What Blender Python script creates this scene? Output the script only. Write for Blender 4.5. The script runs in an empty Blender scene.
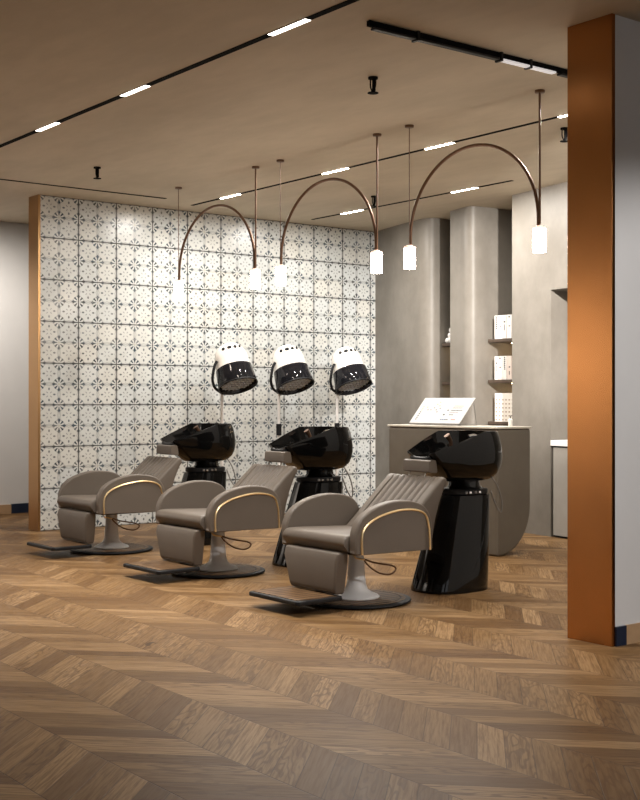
import bpy, bmesh, math, random
from mathutils import Vector, Matrix
random.seed(4)
C = bpy.context.scene.collection
PI = math.pi
H = 3.2

# ------------------------------------------------------------------ node helpers
class NT:
    def __init__(s, name):
        s.m = bpy.data.materials.new(name); s.m.use_nodes = True
        s.t = s.m.node_tree; s.b = s.t.nodes['Principled BSDF']
    def n(s, typ, **kw):
        o = s.t.nodes.new(typ)
        for k, v in kw.items(): setattr(o, k, v)
        return o
    def link(s, a, b): s.t.links.new(a, b)
    def put(s, sock, v):
        if hasattr(v, 'links') or isinstance(v, bpy.types.NodeSocket): s.link(v, sock)
        else: sock.default_value = v
    def math(s, op, a, b=0.0, c=0.0, clamp=False):
        o = s.n('ShaderNodeMath', operation=op); o.use_clamp = clamp
        s.put(o.inputs[0], a); s.put(o.inputs[1], b); s.put(o.inputs[2], c)
        return o.outputs[0]
    def mix(s, f, a, b, blend='MIX'):
        o = s.n('ShaderNodeMix', data_type='RGBA', blend_type=blend)
        s.put(o.inputs[0], f)
        for sk, v in ((o.inputs[6], a), (o.inputs[7], b)):
            if isinstance(v, tuple): sk.default_value = (*v, 1)
            else: s.link(v, sk)
        return o.outputs[2]
    def comb(s, x, y, z=0.0):
        o = s.n('ShaderNodeCombineXYZ')
        for i, v in enumerate((x, y, z)): s.put(o.inputs[i], v)
        return o.outputs[0]
    def sep(s, v):
        o = s.n('ShaderNodeSeparateXYZ'); s.link(v, o.inputs[0]); return o.outputs
    def pos(s): return s.n('ShaderNodeNewGeometry').outputs['Position']
    def objc(s): return s.n('ShaderNodeTexCoord').outputs['Object']
    def noise(s, vec, scale, detail=3.0, rough=.5):
        o = s.n('ShaderNodeTexNoise'); s.link(vec, o.inputs['Vector'])
        o.inputs['Scale'].default_value = scale; o.inputs['Detail'].default_value = detail
        o.inputs['Roughness'].default_value = rough
        return o.outputs['Fac']
    def white(s, vec, dims='3D'):
        o = s.n('ShaderNodeTexWhiteNoise', noise_dimensions=dims); s.link(vec, o.inputs['Vector']); return o.outputs['Value']
    def ramp(s, f, stops):
        o = s.n('ShaderNodeValToRGB'); s.link(f, o.inputs[0]); e = o.color_ramp.elements
        while len(e) < len(stops): e.new(.5)
        for el, (p, c) in zip(e, stops): el.position = p; el.color = (*c, 1)
        return o.outputs[0]
    def smooth(s, v, lo, hi, a=0.0, b=1.0):
        o = s.n('ShaderNodeMapRange', interpolation_type='SMOOTHSTEP')
        s.put(o.inputs[0], v)
        for i, q in enumerate((lo, hi, a, b)): o.inputs[i+1].default_value = q
        return o.outputs[0]
    def bump(s, h, strength=.2, dist=.01):
        o = s.n('ShaderNodeBump'); o.inputs['Strength'].default_value = strength
        o.inputs['Distance'].default_value = dist; s.link(h, o.inputs['Height'])
        s.link(o.outputs[0], s.b.inputs['Normal'])
    def set(s, **kw):
        for k, v in kw.items():
            sk = s.b.inputs[k.replace('_', ' ')]
            if isinstance(v, tuple): sk.default_value = (*v, 1)
            else: s.put(sk, v)
        return s

def simple(name, col, rough=.5, metal=0.0, var=.06, scale=20., bump=0.0, coat=0.0):
    t = NT(name); p = t.objc(); n = t.noise(p, scale, 4)
    c = t.mix(n, tuple(max(0, v*(1-var)) for v in col), tuple(min(1, v*(1+var)) for v in col))
    t.set(Base_Color=c, Roughness=rough, Metallic=metal, Coat_Weight=coat)
    if bump: t.bump(t.noise(p, scale*8, 3), bump, .004)
    return t.m

def emis(name, col, strength):
    t = NT(name); t.set(Base_Color=(.9, .88, .85), Roughness=.4, Emission_Color=col, Emission_Strength=strength)
    return t.m

def mat_floor():
    t = NT('oak_chevron'); X, Y, _ = t.sep(t.pos())
    P = .342
    ux = t.math('SUBTRACT', X, 2.317 - 20*P)
    k = t.math('FLOOR', t.math('DIVIDE', ux, P))
    tri = t.math('PINGPONG', ux, P)
    s_ = t.math('DIVIDE', t.math('SUBTRACT', t.math('SUBTRACT', Y, tri), .017-5.0), .14)
    idx = t.math('FLOOR', s_)
    rnd = t.white(t.comb(k, idx, 3.0)); rnd2 = t.white(t.comb(idx, k, 9.0))
    # plank axes
    par = t.math('MODULO', t.math('ADD', k, 100.), 2.0)          # 0 : rising, 1 : falling
    sg = t.math('SUBTRACT', 1.0, t.math('MULTIPLY', par, 2.0))
    along = t.math('MULTIPLY', t.math('ADD', X, t.math('MULTIPLY', sg, Y)), .707)
    across = t.math('MULTIPLY', t.math('SUBTRACT', Y, t.math('MULTIPLY', sg, X)), .707)
    off = t.math('MULTIPLY', rnd, 37.0)
    v = t.comb(t.math('ADD', t.math('MULTIPLY', along, 1.0), off), t.math('MULTIPLY', across, 5.5), t.math('MULTIPLY', rnd2, 20.))
    warp = t.noise(v, 2.2, 2)
    grain = t.noise(t.comb(t.math('MULTIPLY', along, 3.0), t.math('MULTIPLY', across, 60.), off), 1.6, 5, .65)
    rings = t.math('SINE', t.math('ADD', t.math('MULTIPLY', warp, 62.0), t.math('MULTIPLY', grain, 2.2)))
    amp = t.smooth(rnd2, .25, .8)
    ringm = t.math('MULTIPLY', t.smooth(rings, .15, .95), amp)
    base = t.ramp(rnd, [(0, (.115, .062, .026)), (.3, (.175, .100, .043)), (.65, (.225, .134, .060)), (1, (.30, .187, .092))])
    c = t.mix(t.math('MULTIPLY', t.smooth(grain, .38, .68), .7), base, (.105, .052, .02))
    c = t.mix(t.math('MULTIPLY', ringm, .62), c, (.085, .042, .018))
    kn = t.noise(t.comb(t.math('MULTIPLY', along, 4.0), t.math('MULTIPLY', across, 9.0), off), 1.3, 1)
    c = t.mix(t.smooth(kn, .76, .82, 0, .8), c, (.035, .018, .01))
    fr = t.math('FRACT', s_); e1 = t.math('MINIMUM', fr, t.math('SUBTRACT', 1.0, fr))
    fu = t.math('FRACT', t.math('DIVIDE', ux, P)); e2 = t.math('MULTIPLY', t.math('MINIMUM', fu, t.math('SUBTRACT', 1.0, fu)), P/.14)
    e = t.math('MINIMUM', e1, e2)
    gap = t.smooth(e, .008, .022, 1, 0)
    c = t.mix(t.math('MULTIPLY', gap, .65), c, (.03, .016, .01))
    rough = t.math('ADD', .26, t.math('MULTIPLY', grain, .22))
    t.set(Base_Color=c, Roughness=rough)
    t.b.inputs['Specular IOR Level'].default_value = .05
    t.bump(t.math('SUBTRACT', t.math('MULTIPLY', grain, .35), t.math('ADD', gap, t.math('MULTIPLY', ringm, .2))), .25, .003)
    return t.m

def mat_tiles():
    t = NT('patterned_tiles'); X, Y, Z = t.sep(t.pos())
    PX, PZ = .411, .4
    u = t.math('DIVIDE', t.math('SUBTRACT', X, 4.918), PX/2); v = t.math('DIVIDE', Z, PZ/2)
    iu, iv = t.math('FLOOR', u), t.math('FLOOR', v)
    a = t.math('MULTIPLY', t.math('SUBTRACT', t.math('FRACT', u), .5), 2.0)
    b = t.math('MULTIPLY', t.math('SUBTRACT', t.math('FRACT', v), .5), 2.0)
    def polar(x, y):
        r = t.math('SQRT', t.math('ADD', t.math('MULTIPLY', x, x), t.math('MULTIPLY', y, y)))
        return r, t.math('ARCTAN2', y, x)
    r, th = polar(a, b)
    # corner coordinates
    fa = t.math('SUBTRACT', 1.0, t.math('ABSOLUTE', a)); fb = t.math('SUBTRACT', 1.0, t.math('ABSOLUTE', b))
    d, ph = polar(fa, fb)
    rnd = t.white(t.comb(iu, iv, 1.0)); rnd2 = t.white(t.comb(iu, iv, 7.0))
    lob = t.math('ABSOLUTE', t.math('SINE', t.math('MULTIPLY', th, 4.0)))
    bound = t.math('ADD', .82, t.math('MULTIPLY', lob, .12))
    flower = t.smooth(t.math('SUBTRACT', bound, r), -.01, .03)
    # corner leaves, twelve fold with fatter axial ones
    pet = t.math('COSINE', t.math('MULTIPLY', ph, 8.0))
    ring = t.math('MULTIPLY', t.smooth(d, .17, .24), t.smooth(d, .60, .66, 1, 0))
    leaf = t.math('MULTIPLY', t.smooth(pet, -.1, .3), ring)
    ax = t.math('MINIMUM', fa, fb); al = t.math('MAXIMUM', fa, fb)
    dia = t.math('ADD', t.math('MULTIPLY', ax, 1.5), t.math('ABSOLUTE', t.math('SUBTRACT', al, .52)))
    leaf = t.math('MAXIMUM', leaf, t.smooth(dia, .21, .27, 1, 0))
    heart = t.smooth(d, .05, .1, 1, 0)
    edge = t.math('MULTIPLY', t.smooth(t.math('ABSOLUTE', t.math('SUBTRACT', r, bound)), .015, .05, 1, 0), .45)
    leaf = t.math('MULTIPLY', leaf, t.math('SUBTRACT', 1.0, flower))
    mark = t.math('MAXIMUM', leaf, t.math('MAXIMUM', edge, t.math('MULTIPLY', heart, .6)))
    # marks inside the flower
    amn = t.math('MINIMUM', t.math('ABSOLUTE', a), t.math('ABSOLUTE', b)); amx = t.math('MAXIMUM', t.math('ABSOLUTE', a), t.math('ABSOLUTE', b))
    q, _ = polar(t.math('MULTIPLY', amn, 1.5), t.math('SUBTRACT', amx, .53))
    m1 = t.smooth(q, .10, .16, 1, 0)
    dg = t.math('ABSOLUTE', t.math('SUBTRACT', t.math('ABSOLUTE', a), t.math('ABSOLUTE', b)))
    m2 = t.math('MULTIPLY', t.smooth(dg, .04, .08, 1, 0), t.math('MULTIPLY', t.smooth(r, .16, .2), t.smooth(r, .34, .4, 1, 0)))
    mark = t.math('MAXIMUM', mark, t.math('MAXIMUM', t.math('MULTIPLY', m1, .85), t.math('MULTIPLY', m2, .6)))
    strength = t.math('ADD', .78, t.math('MULTIPLY', rnd, .22))
    wob = t.noise(t.comb(X, Z, 0.0), 22.0, 3)
    mark = t.math('MULTIPLY', t.math('MULTIPLY', mark, strength), t.smooth(wob, .2, .5, .65, 1))
    ink = t.ramp(rnd2, [(0, (.008, .012, .018)), (.45, (.008, .034, .066)), (.8, (.014, .030, .036)), (1, (.02, .018, .014))])
    sub = t.math('MULTIPLY', t.smooth(t.math('MINIMUM', fa, fb), .02, .06, 1, 0), .35)
    mark = t.math('MAXIMUM', mark, sub)
    ink = t.mix(heart, ink, (.42, .34, .12))
    paper = t.ramp(rnd2, [(0, (.78, .77, .72)), (.4, (.76, .77, .74)), (1, (.72, .75, .75))])
    paper = t.mix(t.smooth(t.noise(t.comb(X, Z, 4.0), 5.0, 4), .4, .75, 0, .22), paper, (.50, .47, .40))
    c = t.mix(mark, t.mix(1.0, paper, (.84, .84, .84), 'MULTIPLY'), ink)
    U, V = t.math('FRACT', t.math('DIVIDE', u, 2.0)), t.math('FRACT', t.math('DIVIDE', v, 2.0))
    g = t.math('MINIMUM', t.math('MINIMUM', U, t.math('SUBTRACT', 1.0, U)), t.math('MINIMUM', V, t.math('SUBTRACT', 1.0, V)))
    grout = t.smooth(g, .009, .018, 1, 0)
    c = t.mix(t.math('MULTIPLY', grout, .92), c, (.035, .035, .032))
    t.set(Base_Color=c, Roughness=t.math('ADD', .28, t.math('MULTIPLY', grout, .4)))
    t.bump(t.math('SUBTRACT', 1.0, grout), .4, .004)
    return t.m

def mat_plaster(name, c1, c2, scale=1.2, rough=.75, streak=False):
    t = NT(name); p = t.pos(); X, Y, Z = t.sep(p)
    q = t.comb(X, t.math('MULTIPLY', Y, 1.0), t.math('MULTIPLY', Z, .8)) if not streak else t.comb(t.math('MULTIPLY', X, 1.7), t.math('MULTIPLY', Y, .6), Z)
    n = t.noise(q, scale, 6, .6); n2 = t.noise(q, scale*6, 4, .6)
    f = t.smooth(t.math('ADD', t.math('MULTIPLY', n, .75), t.math('MULTIPLY', n2, .25)), .3, .7)
    t.set(Base_Color=t.mix(f, c1, c2), Roughness=rough)
    t.bump(n2, .08, .01)
    return t.m

def mat_leather(name, col):
    t = NT(name); p = t.objc(); n = t.noise(p, 6, 4)
    t.set(Base_Color=t.mix(n, tuple(v*.92 for v in col), tuple(v*1.08 for v in col)), Roughness=.46)
    vo = t.n('ShaderNodeTexVoronoi'); vo.inputs['Scale'].default_value = 260; t.link(p, vo.inputs['Vector'])
    t.bump(vo.outputs['Distance'], .06, .002)
    return t.m

def mat_slats(name):
    t = NT(name); X, Y, Z = t.sep(t.objc())
    f = t.math('FRACT', t.math('DIVIDE', t.math('ADD', Y, 5.0), .055))
    gap = t.smooth(t.math('MINIMUM', f, t.math('SUBTRACT', 1.0, f)), .09, .15, 1, 0)
    g = t.noise(t.comb(t.math('MULTIPLY', X, 6.), t.math('MULTIPLY', Y, 70.), 0.), 1.5, 4)
    c = t.mix(t.smooth(g, .3, .7), (.10, .055, .026), (.22, .125, .062))
    t.set(Base_Color=t.mix(gap, c, (.012, .01, .01)), Roughness=.4)
    t.bump(t.math('SUBTRACT', 1., gap), .4, .004)
    return t.m

M = dict(
    floor=mat_floor(), tiles=mat_tiles(),
    ceiling=mat_plaster('ceiling_plaster', (.46, .395, .295), (.57, .49, .375), 1.0, .8, True),
    cement=mat_plaster('grey_microcement', (.148, .131, .109), (.212, .192, .165), 1.6, .5),
    white=mat_plaster('white_paint', (.60, .59, .58), (.66, .65, .64), .7, .7),
    desk=mat_plaster('taupe_desk', (.125, .106, .082), (.155, .134, .105), 2.0, .42),
    desk_top=simple('pale_worktop', (.62, .58, .5), .35),
    copper=simple('brushed_copper', (.43, .19, .065), .25, 1.0, .1, 3),
    copper_pale=simple('brushed_brass_trim', (.46, .27, .12), .36, 1.0, .08, 3),
    leather=mat_leather('taupe_leather', (.122, .099, .079)),
    gold=simple('gold_piping', (.95, .74, .42), .3, 1.0, .03),
    bronze=simple('dark_bronze', (.16, .09, .055), .4, .7, .05),
    black=simple('gloss_black', (.004, .004, .004), .06, 0, .2, 8),
    matt_black=simple('satin_black', (.010, .010, .011), .5, 0, .2, 10),
    steel=simple('brushed_steel', (.82, .80, .78), .42, 0, .05, 12),
    chrome=simple('chrome', (.85, .85, .85), .12, 1.0, .02),
    hoodwhite=simple('cream_plastic', (.84, .79, .73), .22, 0, .03, 5, coat=.3),
    slats=mat_slats('slatted_dark_oak'),
    shelf=simple('dark_shelf_wood', (.075, .052, .038), .45, 0, .25, 30),
    bookwhite=simple('white_carton', (.82, .78, .74), .5, 0, .03),
    bookpink=simple('blush_carton', (.70, .60, .54), .5, 0, .03),
    ink=simple('black_print', (.03, .03, .035), .6), inkgrey=simple('grey_print', (.22, .2, .2), .6),
    inkblue=simple('blue_print', (.02, .14, .35), .6), inkred=simple('red_print', (.6, .08, .05), .6),
    inktan=simple('tan_print', (.6, .4, .2), .6),
    boardwhite=simple('matt_white_panel', (.46, .46, .45), .6),
    ceramic=simple('white_ceramic', (.85, .84, .82), .35),
    navy=simple('navy_skirting', (.010, .018, .040), .35), oakskirt=simple('oak_skirting', (.42, .27, .15), .5, 0, .2, 14),
    cabinet=mat_plaster('cabinet_front', (.30, .28, .25), (.36, .335, .30), 1.6, .5),
    wire=simple('wire_grey', (.25, .24, .23), .4, .6),
    lampglow=emis('pendant_glow', (1, .86, .72), 42), ledglow=emis('led_glow', (1, .90, .78), 45),
    ledsoft=emis('led_glow_louvred', (1, .92, .82), 7),
    warmglow=emis('shelf_led', (1, .72, .42), 30),
    frame=simple('window_frame', (.05, .05, .05), .4, .5),
)
def mat_smoke():
    t = NT('smoked_visor'); t.set(Base_Color=(.012, .012, .015), Roughness=.08, Transmission_Weight=.12, IOR=1.4); return t.m
M['smoke'] = mat_smoke()
def mat_glass():
    t = NT('window_glass'); t.set(Base_Color=(.95, .97, .97), Roughness=.02, Transmission_Weight=1.0, IOR=1.1); return t.m
M['glass'] = mat_glass()
M['black'].node_tree.nodes['Principled BSDF'].inputs['Specular IOR Level'].default_value = .3
for k_, v_ in (('slats', .12), ('matt_black', .25), ('leather', .32)):
    M[k_].node_tree.nodes['Principled BSDF'].inputs['Specular IOR Level'].default_value = v_
M['rail'] = simple('track_black', (.006, .006, .006), .9, 0, .2)
M['rail'].node_tree.nodes['Principled BSDF'].inputs['Specular IOR Level'].default_value = .05
M['grille'] = simple('grey_grille_plastic', (.62, .67, .74), .4)
def mat_frost():
    t = NT('pendant_rim'); t.set(Base_Color=(.85, .72, .64), Roughness=.4, Emission_Color=(1, .66, .5), Emission_Strength=1.2); return t.m
M['lamprim'] = mat_frost()

# ------------------------------------------------------------------ mesh helpers
def obj(name, bm, mat, parent=None, smooth=True, bevel=0.0, seg=3, loc=None, angle=40):
    bmesh.ops.recalc_face_normals(bm, faces=bm.faces)
    me = bpy.data.meshes.new(name)
    for f in bm.faces: f.smooth = smooth
    if smooth:
        for e in bm.edges:
            if len(e.link_faces) == 2 and e.calc_face_angle(0) > math.radians(angle): e.smooth = False
    bm.to_mesh(me); bm.free()
    for m_ in (mat if isinstance(mat, (list, tuple)) else [mat]): me.materials.append(m_)
    o = bpy.data.objects.new(name, me); C.objects.link(o)
    if parent: o.parent = parent
    if loc: o.location = loc
    if bevel:
        b = o.modifiers.new('bevel', 'BEVEL'); b.width = bevel; b.segments = seg; b.limit_method = 'ANGLE'
        b.angle_limit = math.radians(30); b.harden_normals = True
        for p in me.polygons: p.use_smooth = True
        for e in me.edges: e.use_edge_sharp = False
    return o
def empty(name, label, cat, loc=(0, 0, 0), rz=0, group=None):
    o = bpy.data.objects.new(name, None); C.objects.link(o); o.location = loc; o.rotation_euler = (0, 0, rz)
    o.empty_display_size = .1
    return tag(o, label, cat, group)
def tag(o, label, cat, group=None):
    o['label'] = label; o['category'] = cat
    if group: o['group'] = group
    return o
def struct(name, bm, mat, parent=None, **kw):
    o = obj(name, bm, mat, parent, **kw); o['kind'] = 'structure'; return o
def copy_tree(o, loc, label):
    def rec(src, par):
        c = src.copy(); C.objects.link(c)
        if par is not None: c.parent = par
        for ch in list(src.children):
            rec(ch, c)
        return c
    r = rec(o, None); r.location = loc; r['label'] = label
    return r
def B(): return bmesh.new()
def box(x0, x1, y0, y1, z0, z1, bm=None):
    bm = bm or B()
    vs = [bm.verts.new((x, y, z)) for x in (x0, x1) for y in (y0, y1) for z in (z0, z1)]
    for q in ((0, 1, 3, 2), (4, 6, 7, 5), (0, 4, 5, 1), (2, 3, 7, 6), (0, 2, 6, 4), (1, 5, 7, 3)):
        bm.faces.new([vs[i] for i in q])
    return bm
def prism_y(pts, y0, y1, bm=None):
    bm = bm or B()
    a = [bm.verts.new((x, y0, z)) for x, z in pts]; b = [bm.verts.new((x, y1, z)) for x, z in pts]
    n = len(pts); bm.faces.new(a); bm.faces.new(b[::-1])
    for i in range(n): bm.faces.new((a[i], a[(i+1) % n], b[(i+1) % n], b[i]))
    return bm
def prism_z(pts, z0, z1, bm=None):
    bm = bm or B()
    a = [bm.verts.new((x, y, z0)) for x, y in pts]; b = [bm.verts.new((x, y, z1)) for x, y in pts]
    n = len(pts); bm.faces.new(a); bm.faces.new(b[::-1])
    for i in range(n): bm.faces.new((a[i], a[(i+1) % n], b[(i+1) % n], b[i]))
    return bm
def lathe(prof, seg=48, bm=None, cx=0, cy=0, closed=False):
    """prof: (r,z) list; r==0 ends collapse"""
    bm = bm or B(); rings = []
    for r, z in prof:
        if r < 1e-6: rings.append([bm.verts.new((cx, cy, z))])
        else: rings.append([bm.verts.new((cx+r*math.cos(2*PI*i/seg), cy+r*math.sin(2*PI*i/seg), z)) for i in range(seg)])
    prs = list(zip(rings[:-1], rings[1:]))
    if closed: prs.append((rings[-1], rings[0]))
    for a, b in prs:
        for i in range(seg):
            j = (i+1) % seg
            if len(a) == 1 and len(b) == 1: continue
            if len(a) == 1: bm.faces.new((a[0], b[j], b[i]))
            elif len(b) == 1: bm.faces.new((a[i], a[j], b[0]))
            else: bm.faces.new((a[i], a[j], b[j], b[i]))
    return bm
def tube(pts, r, seg=10, bm=None, closed=False, rad=None):
    bm = bm or B(); pts = [Vector(p) for p in pts]; n = len(pts); rings = []
    up = None
    for i, p in enumerate(pts):
        if closed: d = pts[(i+1) % n]-pts[i-1]
        else: d = pts[min(i+1, n-1)]-pts[max(i-1, 0)]
        d.normalize()
        if up is None:
            up = Vector((0, 0, 1)) if abs(d.z) < .9 else Vector((1, 0, 0))
        u = (up - d*up.dot(d)).normalized(); w = d.cross(u); up = u
        rr = rad[i] if rad else r
        rings.append([bm.verts.new(p+u*rr*math.cos(2*PI*k/seg)+w*rr*math.sin(2*PI*k/seg)) for k in range(seg)])
    m = n if closed else n-1
    for i in range(m):
        a, b = rings[i], rings[(i+1) % n]
        for k in range(seg): bm.faces.new((a[k], a[(k+1) % seg], b[(k+1) % seg], b[k]))
    if not closed: bm.faces.new(rings[0]); bm.faces.new(rings[-1][::-1])
    return bm
def spline(pts, sub=8, closed=False):
    P = [Vector(p) for p in pts]; n = len(P); out = []
    rng = n if closed else n-1
    for i in range(rng):
        p0, p1, p2, p3 = (P[(i-1) % n], P[i], P[(i+1) % n], P[(i+2) % n]) if closed else (P[max(i-1, 0)], P[i], P[i+1], P[min(i+2, n-1)])
        for k in range(sub):
            t = k/sub
            out.append(.5*((2*p1)+(p2-p0)*t+(2*p0-5*p1+4*p2-p3)*t*t+(3*p1-p0-3*p2+p3)*t**3))
    if not closed: out.append(P[-1])
    return out
def sp2(pts, sub=6, closed=False): return [(v.x, v.y) for v in spline([(a, b, 0) for a, b in pts], sub, closed)]

# ------------------------------------------------------------------ setting
struct('floor', box(-5, 12, -4, 14, -.1, 0), M['floor'], smooth=False)
struct('ceiling', box(-5, 12, -4, 14, H, H+.15), M['ceiling'], smooth=False)
# tiled partition
tw = struct('wall_tiled', box(4.932, 9.25, 10.75, 10.95, 0, H), M['tiles'], smooth=False)
struct('trim_1', box(4.905, 4.93, 10.742, 10.958, 0, H), M['copper_pale'], smooth=False, bevel=.002, seg=1)
struct('wall_far', box(-5, 12, 12.62, 12.8, 0, H), M['white'], smooth=False)
bs = struct('baseboard_far', box(-5, 5.44, 12.605, 12.62, 0, .1), M['oakskirt'], smooth=False)
struct('baseboard_far_corner', box(5.44, 5.70, 12.600, 12.62, 0, .105), M['navy'], smooth=False)
struct('baseboard_far_right', box(5.70, 8.0, 12.605, 12.62, 0, .1), M['oakskirt'], smooth=False)
struct('wall_left', box(-5.2, -5, -4, 12.8, 0, H), M['white'], smooth=False)
# right partition with copper end
struct('wall_right', box(4.925, 12, 3.945, 4.225, 0, H), M['white'], smooth=False)
struct('trim_2', box(4.90, 4.925, 3.938, 4.232, 0, H), M['copper'], smooth=False, bevel=.002, seg=1)
struct('baseboard_right', box(4.925, 5.005, 3.93, 3.945, 0, .098), M['navy'], smooth=False)
struct('baseboard_right_wood', box(5.005, 12, 3.933, 3.945, 0, .098), M['oakskirt'], smooth=False)
# back wall of the building with three tall windows behind the viewer
def wall_back():
    bm = B(); xs = [-5, -3.6, -.9, .1, 2.8, 3.8, 6.5, 12]
    for i in range(0, 8, 2): box(xs[i], xs[i+1], -4.2, -4, 0, H, bm)
    for i in range(1, 7, 2):
        box(xs[i], xs[i+1], -4.2, -4, 0, .35, bm); box(xs[i], xs[i+1], -4.2, -4, 2.9, H, bm)
        w = struct('window_%d' % ((i+1)//2), tube([(xs[i], -4.1, .35), (xs[i+1], -4.1, .35), (xs[i+1], -4.1, 2.9), (xs[i], -4.1, 2.9)], .04, 4, closed=True), M['frame'])
        pn = obj('pane', box(xs[i]+.02, xs[i+1]-.02, -4.104, -4.096, .37, 2.88), M['glass'], w, smooth=False)
        L = bpy.data.lights.new('window_daylight', 'AREA'); L.shape = 'RECTANGLE'; L.size = xs[i+1]-xs[i]-.1; L.size_y = 2.5
        L.energy = 11; L.color = (1, .95, .9)
        lo = bpy.data.objects.new('window_daylight', L); C.objects.link(lo); lo.location = ((xs[i]+xs[i+1])/2, -3.98, 1.62)
        lo.rotation_euler = (math.radians(90), 0, 0)
    struct('wall_back', bm, M['white'], smooth=False)
wall_back()
struct('wall_end', box(12, 12.2, -4, 14, 0, H), M['white'], smooth=False)

# grey curved wall sections (plan outlines)
def section1():
    p = [(9.20, 10.75), (9.105, 10.75), (9.06, 10.60), (8.935, 10.12)]
    p += sp2([(8.935, 10.12), (8.885, 9.88), (8.845, 9.68), (8.875, 9.56), (8.99, 9.525), (9.15, 9.52)], 6)[1:]
    p += [(9.35, 9.51), (9.35, 9.09), (9.95, 9.09), (9.95, 10.75)]
    return p
def section2():
    p = [(8.71, 9.088), (8.67, 8.90)]
    p += sp2([(8.67, 8.90), (8.645, 8.79), (8.67, 8.715), (8.76, 8.69), (8.90, 8.68)], 6)[1:]
    p += [(9.2, 8.665), (9.2, 8.03), (9.95, 8.03), (9.95, 9.088)]
    return p
struct('wall_grey_1', prism_z(section1(), 0, H), M['cement'], angle=30)
struct('wall_grey_2', prism_z(section2(), 0, H), M['cement'], angle=30)
def along3(y): return 8.508 + (y-8.029)*(.178)
y0 = 7.455
xb = along3(y0)
struct('wall_grey_3', prism_z([(8.508, 8.029), (xb, y0), (9.3, y0), (9.3, 8.029)], 0, H), M['cement'], smooth=False)
struct('wall_grey_4', prism_z([(xb, y0), (along3(5.0), 5.0), (9.3, 5.0), (9.3, y0)], 2.25, H), M['cement'], smooth=False)
struct('wall_grey_5', prism_z([(along3(5.0), 5.0), (along3(4.225), 4.225), (9.3, 4.225), (9.3, 5.0)], 0, H), M['cement'], smooth=False)
struct('wall_grey_6', prism_z([(xb+.45, y0), (along3(5.)+.45, 5.0), (9.3, 5.0), (9.3, y0)], 0, 2.25), M['cement'], smooth=False)

# built-in cabinet in the recess
cab = empty('built_in_cabinet', 'grey cabinet fitted in the wall recess beside the copper-edged partition', 'cabinet', (8.41, 6.3, 0))
def slant(x0, x1, ya, yb, z0, z1):
    return prism_z([(along3(ya)+x0-8.41, ya-6.3), (along3(yb)+x0-8.41, yb-6.3), (along3(yb)+x1-8.41, yb-6.3), (along3(ya)+x1-8.41, ya-6.3)], z0, z1)
obj('carcass', slant(.035, .44, 7.45, 5.01, .0, .83), M['matt_black'], cab, smooth=False)
for ya, yb in ((7.425, 6.63), (6.62, 5.82), (5.81, 5.01)):
    obj('door', slant(.008, .03, ya, yb, .02, .815), M['cabinet'], cab, smooth=False)
wt = tag(obj('worktop', slant(-.005, .445, 7.452, 5.01, .832, .882), M['ceramic'], smooth=False, loc=(8.41, 6.3, 0)),
    'white worktop lying on the recessed grey cabinet', 'worktop')

# ------------------------------------------------------------------ ceiling tracks
def track(name, label, axis, c, a, b, leds, watts=42, w=.034, sprd=150, dm='ledglow'):
    t = empty(name, label, 'track light', ((c, a, H) if axis == 'y' else (a, c, H)))
    def bx(u0, u1, hw, z0, z1):
        u0 -= a; u1 -= a
        return box(-hw, hw, u0, u1, z0, z1) if axis == 'y' else box(u0, u1, -hw, hw, z0, z1)
    obj('rail', bx(a, b, w/2, -.004, -.0005), M['rail'], t, smooth=False)
    for p, q in leds:
        obj('led_diffuser', bx(p, q, w/2-.003, -.0065, -.0045), M[dm], t, smooth=False)
        L = bpy.data.lights.new('led_lamp', 'AREA'); L.shape = 'RECTANGLE'; L.size = w-.006; L.size_y = q-p
        L.energy = watts*(.25 if (axis == 'y' and p < 4) else 1); L.spread = math.radians(sprd); L.color = (1, .96, .90)
        lo = bpy.data.objects.new('led_lamp', L); C.objects.link(lo); m_ = (p+q)/2
        lo.location = (c, m_, H-.008) if axis == 'y' else (m_, c, H-.008)
    return t
track('recessed_track_light', 'long black recessed light track crossing the upper left of the ceiling', 'y', 3.739, -3.5, 10.2,
      [(7.863, 8.191), (6.596, 6.918), (4.948, 5.28), (2.9, 3.25), (1.2, 1.55), (-.6, -.25)], 30, .043, 105, 'ledsoft')
track('recessed_track_light', 'long thin black light track running just behind the pendant rods', 'y', 6.40, 4.3, 10.397,
      [(9.542, 9.861), (7.916, 8.25), (6.643, 6.953), (5.3, 5.6)], 40, .034, 175)
track('recessed_track_light', 'short thin black light track nearest the grey curved wall', 'y', 7.93, 7.481, 10.419,
      [(9.567, 9.907), (7.918, 8.252)], 34, .034, 180)
track('recessed_track_light', 'unlit thin dark track in front of the top left of the tiled wall', 'x', 10.2, 3.76, 5.984, [])
t4 = empty('twin_tube_track_light', 'dark surface track with pale glass tubes at the upper right', 'track light', (4.0, 4.78, H))
obj('rail', box(0, 2.6, -.012, .012, -.03, -.001), M['rail'], t4, smooth=False)
tg = emis('dim_tube', (.9, .92, 1), .35)
for p, q in ((.03, .32), (.34, .95), (.97, 1.42), (1.46, 2.5)):
    tb = obj('glass_tube', box(p, q, -.02, .02, -.044, -.0305), tg if .9 < p < 1.3 else M['matt_black'], t4, bevel=.006, seg=2)
for p in (.33, .96, 1.2):
    obj('clip', box(p-.008, p+.008, -.026, .026, -.05, -.0), M['matt_black'], t4, smooth=False)

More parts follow.
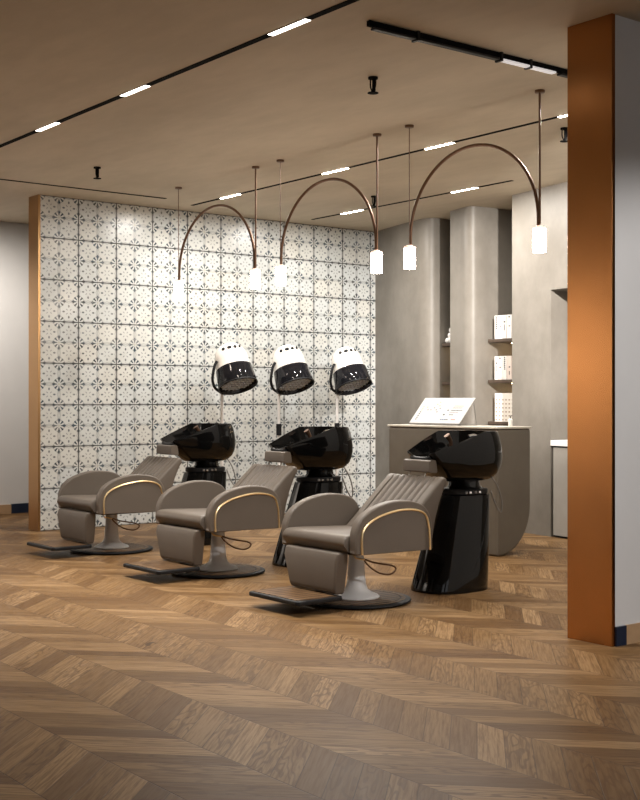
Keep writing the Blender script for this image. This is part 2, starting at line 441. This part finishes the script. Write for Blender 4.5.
# added spotlights, all out of view, to brighten the walls
def spotlight(name, label, loc, aim, watts, deg, blend=.5, col=(1, .93, .85), rad=.04):
    loc = Vector(loc); aim = Vector(aim); d = (aim-loc).normalized()
    t = empty(name, label, 'spotlight', (loc.x, loc.y, H))
    R_ = d.to_track_quat('-Z', 'Y').to_matrix().to_4x4()
    rel = Vector((0, 0, loc.z-H))
    bm = lathe([(0, .12), (.038, .12), (.04, .11), (.04, .0), (.034, .0), (.032, .03), (0, .03)], 24)
    bmesh.ops.transform(bm, matrix=Matrix.Translation(rel) @ R_, verts=bm.verts)
    obj('lamp_head', bm, M['matt_black'], t)
    obj('stem', tube([(0, 0, 0), rel-d*.08], .008, 8), M['matt_black'], t)
    L = bpy.data.lights.new('added_spot_lamp', 'SPOT'); L.energy = watts; L.spot_size = math.radians(deg); L.spot_blend = blend
    L.color = col; L.shadow_soft_size = rad
    lo = bpy.data.objects.new('added_spot_lamp', L); C.objects.link(lo); lo.location = loc+d*.02
    lo.rotation_euler = d.to_track_quat('-Z', 'Y').to_euler()
spotlight('added_spotlight', 'added unseen black spotlight behind the partition aimed at the grey wall', (6.1, 4.78, 3.05), (8.45, 7.6, 2.1), 1900, 46, .9, (1, .95, .9))  # extra lamp hidden by the partition, brightens the grey wall
spotlight('added_spotlight', 'added unseen black spotlight aimed at the white side of the right partition', (4.6, .6, 3.05), (5.3, 3.94, .9), 330, 48, .6, (1, .97, .95))  # extra lamp out of view, brightens the partition's white side
spotlight('added_spotlight', 'added unseen black spotlight nearest the left end of the far white wall', (-4.2, 11.2, 3.05), (-4.4, 12.6, 1.3), 1050, 100, .9, (1, .9, .8))  # extra lamps from here on brighten the far wall and its copper reflection
spotlight('added_spotlight', 'added unseen black spotlight above the middle of the far white wall', (1.6, 10.9, 3.05), (1.6, 12.6, 1.5), 800, 100, .9, (1, .9, .8))
spotlight('added_spotlight', 'added unseen black spotlight near the tiled end of the far white wall', (4.1, 11.3, 3.05), (5.2, 12.6, 1.4), 300, 100, .9)

# ------------------------------------------------------------------ sprinklers
def sprinkler():
    t = empty('ceiling_sprinkler', 'black ceiling sprinkler between the two bright front light tracks', 'sprinkler', (4.728, 5.604, H), 0, 'ceiling sprinklers')
    obj('base_plate', lathe([(0, 0), (.030, 0), (.030, -.012), (.012, -.015), (0, -.015)], 24), M['rail'], t)
    for s in (-1, 1):
        obj('yoke_arm', tube(spline([(0, s*.024, -.01), (0, s*.024, -.05), (0, s*.012, -.08), (0, .0, -.092)]), .0045, 8), M['rail'], t)
    obj('bulb', tube([(0, -.008, -.015), (0, -.008, -.085)], .011, 12), M['rail'], t)
    obj('deflector', lathe([(0, -.09), (.033, -.094), (.034, -.098), (0, -.1)], 24), M['rail'], t)
    return t
sp = sprinkler()
copy_tree(sp, (4.722, 9.179, H), 'black ceiling sprinkler above the left end of the tiled wall')
copy_tree(sp, (7.491, 8.864, H), 'black ceiling sprinkler near the far track, left of the right hand pendant rod')
copy_tree(sp, (6.70, 5.81, H), 'black ceiling sprinkler partly hidden by the copper-edged partition')

# ------------------------------------------------------------------ arched pendants
def pendant(yl, yr, label):
    """origin at ceiling over the arch centre; yl = far (left) rod, yr = near (right) rod"""
    yc = (yl+yr)/2; hs = (yl-yr)/2
    t = empty('arched_pendant_light', label, 'pendant light', (5.765, yc, H), 0, 'arched pendant lights')
    zt = 2.335-H
    obj('cable', tube([(0, hs, -.01), (0, hs, zt+.02)], .0032, 8), M['bronze'], t)
    obj('rod', tube([(0, -hs, -.01), (0, -hs, zt+.02)], .0075, 10), M['bronze'], t)
    for s in (1, -1):
        obj('ceiling_rose', lathe([(0, 0), (.032, 0), (.032, -.014), (.028, -.017), (0, -.017)], 24, cy=s*hs), M['bronze'], t)
    r = hs-.012; pts = []
    for i in range(41):
        a = PI*i/40
        pts.append((0, r*math.cos(a), zt+.06+(.555)*math.sin(a)))
    pts = [(0, r, zt)] + pts + [(0, -r, zt)]
    obj('arch_tube', tube(pts, .0115, 12), M['bronze'], t)
    for s in (1, -1):
        g = obj('glass_shade', lathe([(0, zt-.155), (.040, zt-.155), (.041, zt-.15), (.041, zt-.012), (.038, zt-.008), (0, zt-.008)], 32, cy=s*(hs-.004)), M['lampglow'], t)
        obj('collar', lathe([(0, zt+.012), (.02, zt+.012), (.022, zt+.004), (.041, zt+.002), (.042, zt-.008), (0, zt-.008)], 32, cy=s*(hs-.004)), M['lamprim'], t)
    return t
pendant(6.433, 5.203, 'bronze arched pendant, nearest and largest, in front of the grey curved wall')
pendant(8.002, 6.787, 'middle of the three bronze arched pendants, between the other two arches')
pendant(9.601, 8.355, 'farthest and smallest bronze arched pendant, leftmost in front of the tiles')

# ------------------------------------------------------------------ styling chair (faces -x)
def loft_y(fn, ys, mat_caps=True):
    """fn(y) -> closed list of (x,z); lofts along y"""
    bm = B(); rings = [[bm.verts.new((x, y, z)) for x, z in fn(y)] for y in ys]
    for a, b in zip(rings[:-1], rings[1:]):
        n = len(a)
        for i in range(n): bm.faces.new((a[i], a[(i+1) % n], b[(i+1) % n], b[i]))
    bm.faces.new(rings[0]); bm.faces.new(rings[-1][::-1])
    return bm
ARM = sp2([(-.305, .340), (-.310, .43), (-.298, .495), (-.255, .558), (-.165, .609), (-.04, .641), (.08, .645), (.18, .628), (.250, .590), (.292, .52), (.302, .44), (.302, .332)], 5)
def inset_gold():
    return sp2([(-.262, .343), (-.265, .43), (-.252, .485), (-.205, .527), (-.12, .562), (0, .585), (.10, .589), (.19, .575), (.240, .545), (.264, .48), (.272, .41), (.275, .335)], 6)
def make_chair(y, label):
    t = empty('reclining_salon_chair', label, 'chair', (4.766, y, 0), 0, 'reclining wash chairs in a row')
    L = M['leather']
    base = obj('base_disc', lathe([(0, .006), (.33, .006), (.34, .012), (.338, .020), (.325, .024), (0, .024)], 72), M['matt_black'], t)
    obj('wood_inlay', lathe([(.0, .0245), (.27, .0245), (.27, .026), (0, .026)], 72), M['slats'], base)
    obj('wood_ring', lathe([(.279, .0245), (.305, .0245), (.305, .026), (.279, .026)], 72, closed=True), M['slats'], base)
    obj('pedestal', lathe([(0, .026), (.142, .026), (.145, .032), (.135, .042), (.10, .055), (.072, .075), (.060, .11), (.053, .18), (.048, .27), (.046, .33), (0, .33)], 48), M['steel'], t)
    obj('seat_frame', box(-.20, .30, -.22, .22, .318, .352), M['matt_black'], t, bevel=.008)
    # seat cushion
    seatp = sp2([(-.322, .372), (-.342, .40), (-.337, .432), (-.305, .452), (-.2, .452), (0, .444), (.20, .436)], 5) + [(.22, .36), (-.25, .352), (-.31, .355)]
    def seat(y):
        k = min(1, (.305-abs(y))/.02); k = math.sqrt(max(0, 1-(1-k)**2))*.012 - .012
        return [(x, z + (k if z > .4 else 0)) for x, z in seatp]
    ys = [-.305, -.303, -.298, -.292, -.285, -.1, 0, .1, .285, .292, .298, .303, .305]
    obj('seat', loft_y(seat, ys), L, t, angle=50)
    # arms, with gold piping on their outer sides
    for s in (-1, 1):
        y0_, y1_ = (s*.308, s*.370) if s > 0 else (s*.370, s*.308)
        a = obj('armrest', prism_y(ARM, y0_, y1_), L, t, bevel=.022, seg=5)
        g = inset_gold()
        pl = [(x, z) for x, z in g]
        obj('side_panel', prism_y(pl, s*.370-.004, s*.370+.004), L, a, bevel=.003, seg=2)
        obj('piping', tube([(x, s*.3745, z) for x, z in g], .0072, 8), M['gold'], a)
    # backrest with vertical channels
    W = .268
    front = [(.12, .435), (.20, .508), (.30, .598), (.40, .687), (.465, .742)]
    top = [(.482, .757), (.50, .762), (.516, .755), (.52, .738)]
    rear = [(.495, .68), (.455, .59), (.425, .50), (.408, .42), (.395, .345), (.30, .335), (.16, .34)]
    nx, nz = -.66, .75
    def back(y):
        ay = abs(y); q = 0
        if ay < .205:
            ph = (y+.205)/.41*7; q = -.013*(abs(math.cos(PI*ph))**6)
        e = max(0, 1-(W-ay)/.022); e = 1-math.sqrt(max(0, 1-e*e)); q -= e*.02
        out = [(x+nx*q*min(1, (i+1)/2), z+nz*q*min(1, (i+1)/2)) for i, (x, z) in enumerate(front)]
        out += [(x-.004*e, z-.016*e+q*.4*(ay < .205)) for x, z in top]
        out += [(x-.016*e, z) for x, z in rear]
        return out
    ys = [-W, -W+.002, -W+.006, -W+.012, -W+.022, -.225] + [-.205+.41*i/84 for i in range(85)] + [.225, W-.022, W-.012, W-.006, W-.002, W]
    obj('backrest', loft_y(back, ys), L, t, angle=50)
    # headrest
    hp = sp2([(.505, .785), (.497, .80), (.499, .845), (.508, .860), (.548, .862), (.560, .850), (.570, .80), (.562, .778)], 4, True)
    hd = obj('headrest', prism_y(hp, -.125, .125), L, t, bevel=.012, seg=3)
    for s in (-.075, .075):
        obj('headrest_post', tube([(.50, s, .745), (.515, s, .80)], .005, 8), M['chrome'], hd)
    # leg rest
    def leg(y):
        pass
    bm = B()
    def ring(z, w, x0, x1):
        return [bm.verts.new(v) for v in ((x0, -w, z), (x0, w, z), (x1, w, z), (x1, -w, z))]
    rs = [ring(.097, .222, -.335, -.275), ring(.12, .226, -.352, -.268), ring(.30, .262, -.368, -.272), ring(.350, .266, -.352, -.275)]
    for a, b in zip(rs[:-1], rs[1:]):
        for i in range(4): bm.faces.new((a[i], a[(i+1) % 4], b[(i+1) % 4], b[i]))
    bm.faces.new(rs[0]); bm.faces.new(rs[-1][::-1])
    lr = obj('leg_rest', bm, L, t, bevel=.016, seg=4)
    # foot plate
    fp = obj('foot_plate', prism_z([(-.645, -.235), (-.645, .235), (-.625, .255), (-.32, .255), (-.30, .235), (-.30, -.235), (-.32, -.255), (-.625, -.255)], .066, .092), M['matt_black'], t, bevel=.008)
    obj('wood_slats', box(-.618, -.335, -.226, .226, .0921, .0945), M['slats'], fp, smooth=False)
    obj('bracket', tube([(-.33, 0, .082), (-.26, 0, .082), (-.22, 0, .12), (-.20, 0, .33)], .014, 8), M['matt_black'], t)
    # looped release lever
    lp = [(-.10, -.2, .285), (-.03, -.2, .263), (.05, -.2, .246), (.118, -.2, .232), (.150, -.2, .212), (.130, -.2, .188), (.085, -.2, .180), (.01, -.2, .198), (-.06, -.2, .24)]
    lv = obj('release_lever', tube(spline(lp, 6, True), .0055, 8, closed=True), M['bronze'], t)
    obj('lever_rod', tube([(-.10, -.2, .285), (-.17, -.2, .300), (-.18, -.19, .325)], .0055, 8), M['gold'], lv)
    return t
ch = make_chair(5.81, 'nearest taupe reclining chair with bright gold piping, rightmost of the row')
copy_tree(ch, (4.766, 7.385, 0), 'middle taupe reclining chair with channelled back, between the other two chairs')
copy_tree(ch, (4.766, 9.01, 0), 'farthest taupe reclining chair, leftmost, in front of the tiled wall')

# ------------------------------------------------------------------ wash basins
def make_basin(y, label):
    t = empty('backwash_basin_unit', label, 'wash basin', (5.56, y, 0), 0, 'black backwash basins behind the chairs')
    K = M['black']; ox = 4.766-5.56                       # local chair coordinates -> unit coordinates
    # pedestal : slanted tapering column
    bm = B(); seg = 48; rings = []
    lv = [(0.0, .795, .262, .205), (.02, .795, .262, .205), (.10, .812, .252, .20), (.30, .853, .228, .178), (.50, .893, .203, .158), (.62, .917, .186, .146)]
    for z, cx, a, b in lv:
        rg = []
        for i in range(seg):
            th = 2*PI*i/seg; c_, s_ = math.cos(th), math.sin(th)
            e = .8
            rg.append(bm.verts.new((ox+cx+a*abs(c_)**e*math.copysign(1, c_), b*abs(s_)**e*math.copysign(1, s_), z)))
        rings.append(rg)
    for a, b in zip(rings[:-1], rings[1:]):
        for i in range(seg): bm.faces.new((a[i], a[(i+1) % seg], b[(i+1) % seg], b[i]))
    bm.faces.new(rings[0]); bm.faces.new(rings[-1][::-1])
    ped = obj('pedestal', bm, K, t, angle=50)
    # curved service panel seam on the near side
    def onside(x, z):
        f = z/.62; cx = .795+.122*f; a = .262-.076*f; b = .205-.059*f
        q = max(0, 1-(abs(x-cx)/a)**2.5)**.4
        return (ox+x, -b*q-.001, z)
    pts = [onside(*p) for p in sp2([(.60, .125), (.70, .10), (.80, .13), (.88, .22), (.94, .34), (.99, .48), (1.01, .60)], 6)]
    obj('panel_seam', tube(pts, .003, 6), M['matt_black'], ped)
    bm = B(); rings = []
    for z, s in ((.622, .93), (.628, .97), (.655, .97), (.66, .93)):
        rings.append([bm.verts.new((ox+.917+.19*s*math.cos(2*PI*i/48), .148*s*math.sin(2*PI*i/48), z)) for i in range(48)])
    for a, b in zip(rings[:-1], rings[1:]):
        for i in range(48): bm.faces.new((a[i], a[(i+1) % 48], b[(i+1) % 48], b[i]))
    bm.faces.new(rings[0]); bm.faces.new(rings[-1][::-1])
    col = obj('control_collar', bm, M['matt_black'], t)
    for k, x in enumerate((.80, .835, .885, .92)):
        obj('button', box(ox+x, ox+x+.02, -.149, -.139, .634, .65), M['chrome'] if k % 2 else M['wire'], col, bevel=.002, seg=1)
    obj('neck', lathe([(0, .655), (.125, .655), (.105, .68), (.10, .72), (.13, .745), (0, .745)], 36, cx=ox+.93), K, t)
    # bowl
    Q = [(.552, .135), (.62, .158), (.73, .193), (.85, .22), (.95, .23), (1.04, .219), (1.118, .172), (1.165, .095), (1.178, 0)]
    hf = sp2(Q, 6)
    P = [(x, -y) for x, y in hf] + [(x, y) for x, y in hf[::-1][1:]] + [(.547, .10), (.543, .06), (.542, .02), (.542, -.02), (.543, -.06), (.547, -.10)]
    def rimz(x, y):
        f = min(1, max(0, (x-.53)/.40)); z = .900+.134*f
        notch = .05*math.exp(-(y/.085)**4)*max(0, 1-(x-.52)/.16)
        return z-notch
    bm = B()
    cx = .90
    def ringat(s, drop, sh=0.0, zf=None):
        out = []
        for x, y in P:
            zr = rimz(x, y); z = zr-drop if zf is None else zr+(zf-zr)*drop
            sf = min(s, 1-.46*drop) if (zf == .712 and x < cx) else s
            out.append(bm.verts.new((ox+cx+sh+(x-cx)*sf, y*s, z)))
        return out
    # inner bottom -> rim -> outer -> underside ; zf interpolation
    R = []
    for s, k in ((.12, 1.0), (.35, .985), (.58, .92), (.77, .72), (.87, .42), (.915, .12), (.93, .02)):
        R.append(ringat(s, k, -.03, .80))
    R.append(ringat(.935, -.005, -.03)); R.append(ringat(.95, -.005, -.03)); R.append(ringat(.96, .003, -.028))
    for s, k in ((.975, .12), (.995, .28), (1.0, .42), (.985, .56), (.94, .70), (.85, .84), (.70, .95), (.48, 1.0)):
        R.append(ringat(s, k, .02*k-.02*(1-k), .712))
    n = len(P)
    for a, b in zip(R[:-1], R[1:]):
        for i in range(n): bm.faces.new((a[i], a[(i+1) % n], b[(i+1) % n], b[i]))
    bm.faces.new(R[0]); bm.faces.new(R[-1])
    bowl = obj('bowl', bm, K, t, angle=60)
    obj('drain', lathe([(0, .802), (.028, .802), (.03, .806), (0, .808)], 24, cx=ox+.92), M['chrome'], bowl)
    obj('neck_rest', tube(spline([(ox+.545, -.09, .875), (ox+.54, -.05, .866), (ox+.54, 0, .864), (ox+.54, .05, .866), (ox+.545, .09, .875)], 6), .016, 10), M['matt_black'], bowl)
    # mixer tap at the back of the rim and hand shower
    tp = obj('mixer_tap', tube(spline([(ox+1.08, .02, .87), (ox+1.08, .02, .975), (ox+1.05, .02, 1.005), (ox+.99, .02, 1.0)]), .013, 12), M['chrome'], t)
    obj('tap_lever', tube([(ox+1.08, .02, 1.0), (ox+1.09, -.05, 1.018)], .008, 10), M['chrome'], tp)
    sh = obj('hand_shower', tube([(ox+.93, .12, .90), (ox+.93, .13, .97), (ox+.90, .135, 1.01)], .012, 12, rad=[.010, .014, .022]), M['bronze'], t)
    obj('water_hose', tube(spline([(ox+1.06, -.13, .735), (ox+1.10, -.15, .66), (ox+1.125, -.16, .56), (ox+1.12, -.155, .50), (ox+1.09, -.14, .545), (ox+1.06, -.12, .64)], 8), .005, 8), M['wire'], t)
    return t
ba = make_basin(5.81, 'nearest glossy black wash basin on full pedestal, in front of the desk')
copy_tree(ba, (5.56, 7.385, 0), 'middle glossy black wash basin behind the middle and nearest chairs')
copy_tree(ba, (5.56, 9.01, 0), 'farthest glossy black wash basin, leftmost of the three')

# ------------------------------------------------------------------ hood dryers
def make_hood(x, label):
    t = empty('hood_dryer', label, 'hair dryer', (x, 10.2, 0), 0, 'white hood dryers in front of the tiles')
    obj('base', lathe([(0, 0), (.20, 0), (.205, .012), (.19, .03), (.05, .045), (.02, .05), (0, .05)], 40), M['matt_black'], t)
    obj('pole', tube([(0, 0, .045), (0, 0, 1.36)], .016, 14), M['steel'], t)
    obj('height_clamp', tube([(0, 0, .88), (0, 0, 1.00)], .028, 14), M['matt_black'], t)
    obj('top_clamp', tube([(0, 0, 1.31), (0, 0, 1.42)], .024, 14), M['matt_black'], t)
    # hood frame: tilt about x so the open end faces the room
    A = Matrix.Translation((0, -.20, 1.575)) @ Matrix.Rotation(math.radians(-25), 4, 'X') @ Matrix.Scale(.94, 4)
    def xf(bm): bmesh.ops.transform(bm, matrix=A, verts=bm.verts); return bm
    dome = [(0, .262)] + [(.180*math.sin(a)**.9, .035+.227*math.cos(a)**.85) for a in [PI/2*i/14 for i in range(1, 14)]] + [(.183, .02), (.190, -.03), (.192, -.045), (.186, -.047), (.172, .02)]
    dome += [(.165*math.cos(PI/2*i/8), .02+.20*math.sin(PI/2*i/8)) for i in range(1, 8)] + [(0, .235)]
    sh = obj('shell', xf(lathe(dome, 48)), M['hoodwhite'], t, angle=60)
    obj('visor', xf(lathe([(.193, -.025), (.2, -.1), (.208, -.215), (.204, -.222), (.198, -.215), (.190, -.1), (.185, -.035)], 48, closed=True)), M['smoke'], t, angle=60)
    obj('visor_rim', xf(lathe([(.204, -.212), (.212, -.215), (.213, -.228), (.203, -.232), (.197, -.222)], 48, closed=True)), M['matt_black'], t)
    # diffuser grille in the opening
    g = B()
    for k in range(-3, 4):
        yy = k*.05; hw = math.sqrt(.178**2-yy*yy); box(-hw, hw, yy-.006, yy+.006, -.195, -.18, g); box(yy-.006, yy+.006, -hw, hw, -.195, -.18, g)
    obj('grille', xf(g), M['grille'], t, smooth=False)
    # control buttons on the dome
    for k, (a, w) in enumerate(((-38, .022), (-14, .030), (8, .022), (28, .014))):
        an = math.radians(a-108); r = .160
        p = Vector((r*math.cos(an), r*math.sin(an), .158))
        bm = B(); bmesh.ops.create_uvsphere(bm, u_segments=14, v_segments=8, radius=1)
        bmesh.ops.transform(bm, matrix=A @ Matrix.Translation(p) @ Matrix.Rotation(an+PI/2, 4, 'Z') @ Matrix.Diagonal((w*.85, .014, .020, 1)), verts=bm.verts)
        obj('button', bm, M['matt_black'], sh)
    # side yoke
    pts = [(-.186, .0, .06), (-.212, .02, .02), (-.232, .06, -.06), (-.222, .11, -.12), (-.16, .18, -.17), (-.05, .225, -.20)]
    Y = [A @ Vector(p) for p in spline(pts, 6)]
    Y.append(Vector((0, .0, 1.36)))
    obj('yoke', tube(Y, .014, 10), M['matt_black'], t)
    return t
hd = make_hood(6.63, 'white and black hood dryer, leftmost of the three by the tiles')
copy_tree(hd, (7.33, 10.2, 0), 'middle white and black hood dryer in front of the tiled wall')
copy_tree(hd, (8.10, 10.2, 0), 'white and black hood dryer, rightmost, nearest the grey wall')

# ------------------------------------------------------------------ reception desk
dk = empty('reception_desk', 'taupe reception desk with curved underside behind the nearest basin', 'desk', (6.99, 6.757, 0))
prof = [(0, 0)]+[(.03, 0)]
prof += [(.03+.362*math.sin(a), .40-.40*math.cos(a)) for a in [PI/2*i/16 for i in range(1, 17)]]
prof += [(.392, 1.015), (0, 1.015)]
bm = prism_y(prof, 0, 1.324)
obj('body', bm, M['desk'], dk, bevel=.022, seg=4)
obj('desk_top', box(-.004, .396, -.004, 1.328, 1.0155, 1.032), M['desk_top'], dk, bevel=.003, seg=1)
# display board on the desk: leaning panel with printed swatches
bd = empty('display_board', 'white tilted board of printed swatches leaning on the desk top', 'display board', (7.07, 7.27, 1.032))
LX, LZ, LW = .19, .215, .62
ang = math.atan2(LX, LZ); Lh = math.hypot(LX, LZ)
def bp(u, v, d=0):   # u: 0 (left/far) .. 1 (right/near) ; v up
    return Vector((v*LX - d*math.cos(ang), LW*(1-u), .018+v*LZ + d*math.sin(ang)))
def slab(u0, u1, v0, v1, d0, d1, bm=None):
    bm = bm or B(); vs = [bm.verts.new(bp(u, v, d)) for u in (u0, u1) for v in (v0, v1) for d in (d0, d1)]
    for q in ((0, 1, 3, 2), (4, 6, 7, 5), (0, 4, 5, 1), (2, 3, 7, 6), (0, 2, 6, 4), (1, 5, 7, 3)): bm.faces.new([vs[i] for i in q])
    return bm
obj('panel', slab(0, 1, 0, 1, -.006, 0), M['boardwhite'], bd, smooth=False)
mk = {k: B() for k in ('ink', 'inkgrey', 'inkblue', 'inkred', 'inktan')}
for i in range(8): slab(.075-.0*i, .10, .13+i*.072, .165+i*.072, 0, .0008, mk['ink' if i < 5 else 'inktan'])
for u, v in ((.20, .50), (.26, .50), (.31, .58), (.33, .72), (.36, .80), (.37, .50), (.39, .66), (.41, .42), (.43, .56), (.16, .60)):
    slab(u, u+.026, v, v+.045, 0, .0008, mk['inkgrey' if v < .6 else 'inktan'])
for r_, (u0, n_, v) in enumerate(((.70, 9, .66), (.69, 9, .59), (.68, 11, .49), (.68, 8, .41), (.70, 4, .32))):
    for i in range(n_): slab(u0+i*.021, u0+i*.021+.014, v, v+.028, 0, .0008, mk['inktan' if r_ == 0 else 'inkgrey' if r_ in (1, 3) else 'ink'])
slab(.61, .64, .49, .53, 0, .0008, mk['ink']); slab(.58, .61, .31, .36, 0, .0008, mk['ink'])
for i in range(7): slab(.58+i*.022, .595+i*.022, .13, .165, 0, .0008, mk['inkblue' if i in (1, 3) else 'ink'])
for i in range(4): slab(.79+i*.022, .805+i*.022, .13, .165, 0, .0008, mk['inkred'])
for k, b_ in mk.items(): obj('printed_marks', b_, M[k], bd, smooth=False)
obj('easel_stand', tube([tuple(bp(.97, .93, -.008)), (.235, .03, .006), (.05, .03, .006)], .003, 6), M['wire'], bd)
obj('easel_stand', tube([tuple(bp(.06, .93, -.008)), (.235, .58, .006), (.05, .58, .006)], .003, 6), M['wire'], bd)
obj('ledge', box(-.012, .02, 0, LW, .003, .016), M['wire'], bd, smooth=False)
# small white dispenser at the near right end of the desk
bt = empty('soap_dispenser', 'small white bottle at the right end of the desk top', 'bottle', (7.25, 6.86, 1.032))
obj('bottle_body', lathe([(0, 0), (.016, 0), (.018, .004), (.018, .055), (.008, .065), (0, .065)], 20), M['ceramic'], bt)
obj('pump', tube([(0, 0, .06), (0, 0, .085), (-.0, -.018, .087)], .004, 8), M['matt_black'], bt)

# ------------------------------------------------------------------ wall shelves
def shelf(name, label, x0, x1, y0, y1, z, led=True):
    t = empty(name, label, 'shelf', (x0, y0, z-.03), 0, 'dark shelves in the grey wall niches')
    obj('board', box(0, x1-x0, 0, y1-y0, 0, .03), M['shelf'], t, bevel=.003, seg=1)
    if led: obj('led_strip', box((x1-x0)*.75, (x1-x0)*.75+.025, .06, y1-y0-.06, -.006, -.0002), M['warmglow'], t, smooth=False)
SX = 8.83
shelf('wall_shelf', 'dark shelf under the upper row of white cartons', SX, 9.199, 8.04, 8.663, 1.860)
shelf('wall_shelf', 'dark shelf under the lower row of white cartons', SX, 9.199, 8.04, 8.663, 1.450)
shelf('wall_shelf', 'dark shelf just above the desk top under the white chart', SX, 9.199, 8.04, 8.663, 1.03, False)
shelf('wall_shelf', 'dark shelf in the left niche holding the white beaded ornament', 8.99, 9.349, 9.10, 9.508, 1.855)
shelf('wall_shelf', 'empty dark shelf in the left niche above the display board', 8.99, 9.349, 9.10, 9.508, 1.440)
def carton(y, w, hgt, z, k, label, pink, grp):
    t = empty('product_carton', label, 'box', (SX+.012, y, z+.001), 0, grp)
    obj('box_body', box(0, .16, -w+.006, 0, 0, hgt), M['bookpink' if pink else 'bookwhite'], t, bevel=.002, seg=1)
    def mk(u, wd, z0, z1): obj('printed_mark', box(-.0012, 0, -(w*u+wd), -w*u, z0, z1), M['ink'], t, smooth=False)
    if k == 0:
        for i in range(7): mk(.42, .016, hgt*.42+i*.019, hgt*.42+i*.019+.013)
    elif k == 1: mk(.38, .018, hgt*.50, hgt*.56); mk(.42, .010, hgt*.2, hgt*.36)
    elif k == 2: mk(.35, .022, hgt*.68, hgt*.74); mk(.42, .008, hgt*.35, hgt*.60)
    else: mk(.3, .022, hgt*.88, hgt*.94); mk(.35, .02, hgt*.50, hgt*.55)
ys = [8.585, 8.535, 8.480, 8.415, 8.345, 8.275]
names = ['first', 'second', 'third', 'fourth', 'fifth']
for rw, (z, hh, gname) in enumerate(((1.860, .235, 'upper'), (1.450, .235, 'lower'))):
    for i in range(4):
        place = '%s white carton from the left on the %s shelf of the right niche' % (names[i], gname)
        carton(ys[i], ys[i]-ys[i+1], hh, z, (i+rw*2) % 4, place, i % 2 == 1 and rw == 1, 'white cartons on the %s shelf' % gname)
cb = empty('wall_chart', 'white chart with rows of small pictures standing on the lowest shelf', 'chart', (SX+.012, 8.58, 1.031))
def mat_chart():
    t = NT('chart_print'); X, Y, Z = t.sep(t.objc())
    u = t.math('FRACT', t.math('DIVIDE', t.math('SUBTRACT', 0.0, Y), .044)); v = t.math('FRACT', t.math('DIVIDE', Z, .040))
    m = t.math('MULTIPLY', t.smooth(t.math('ABSOLUTE', t.math('SUBTRACT', u, .5)), .2, .26, 1, 0), t.smooth(t.math('ABSOLUTE', t.math('SUBTRACT', v, .45)), .14, .2, 1, 0))
    m = t.math('MULTIPLY', m, t.math('LESS_THAN', Z, .245))
    t.set(Base_Color=t.mix(m, (.80, .75, .68), (.34, .25, .17)), Roughness=.5)
    return t.m
obj('card', box(0, .02, -.30, 0, 0, .285), mat_chart(), cb, smooth=False)
# white beaded ornament
bm = B()
for x, z, r in ((.035, .03, .032), (.09, .034, .036), (.15, .03, .032), (.06, .085, .034), (.12, .088, .036), (.09, .14, .032), (.14, .15, .03), (.12, .195, .026), (.14, .235, .018)):
    b2 = B(); bmesh.ops.create_uvsphere(b2, u_segments=16, v_segments=10, radius=r)
    bmesh.ops.translate(b2, verts=b2.verts, vec=((z*.3) % .03+.03, .18-x, z))
    me = bpy.data.meshes.new('tmp'); b2.to_mesh(me); b2.free(); bm.from_mesh(me); bpy.data.meshes.remove(me)
tag(obj('beaded_ornament', bm, M['ceramic'], loc=(9.01, 9.33, 1.856)), 'white ornament of stacked round beads on the left niche shelf', 'ornament')

# ------------------------------------------------------------------ world, camera, view
w = bpy.data.worlds.new('world'); bpy.context.scene.world = w; w.use_nodes = True
bg = w.node_tree.nodes['Background']; bg.inputs[0].default_value = (.9, .93, 1, 1); bg.inputs[1].default_value = .6
cam = bpy.data.cameras.new('camera'); co = bpy.data.objects.new('camera', cam); C.objects.link(co)
cam.sensor_fit = 'HORIZONTAL'; cam.sensor_width = 36; cam.lens = 36*1211/640
co.location = (0, 0, 1.247); co.rotation_euler = (math.radians(90), 0, -math.atan2(.6108, .7918))
cam.clip_end = 100
s = bpy.context.scene; s.camera = co
s.view_settings.view_transform = 'Standard'; s.view_settings.look = 'None'
s.view_settings.gamma = 1; s.view_settings.use_curve_mapping = False
s.view_settings.exposure = 0
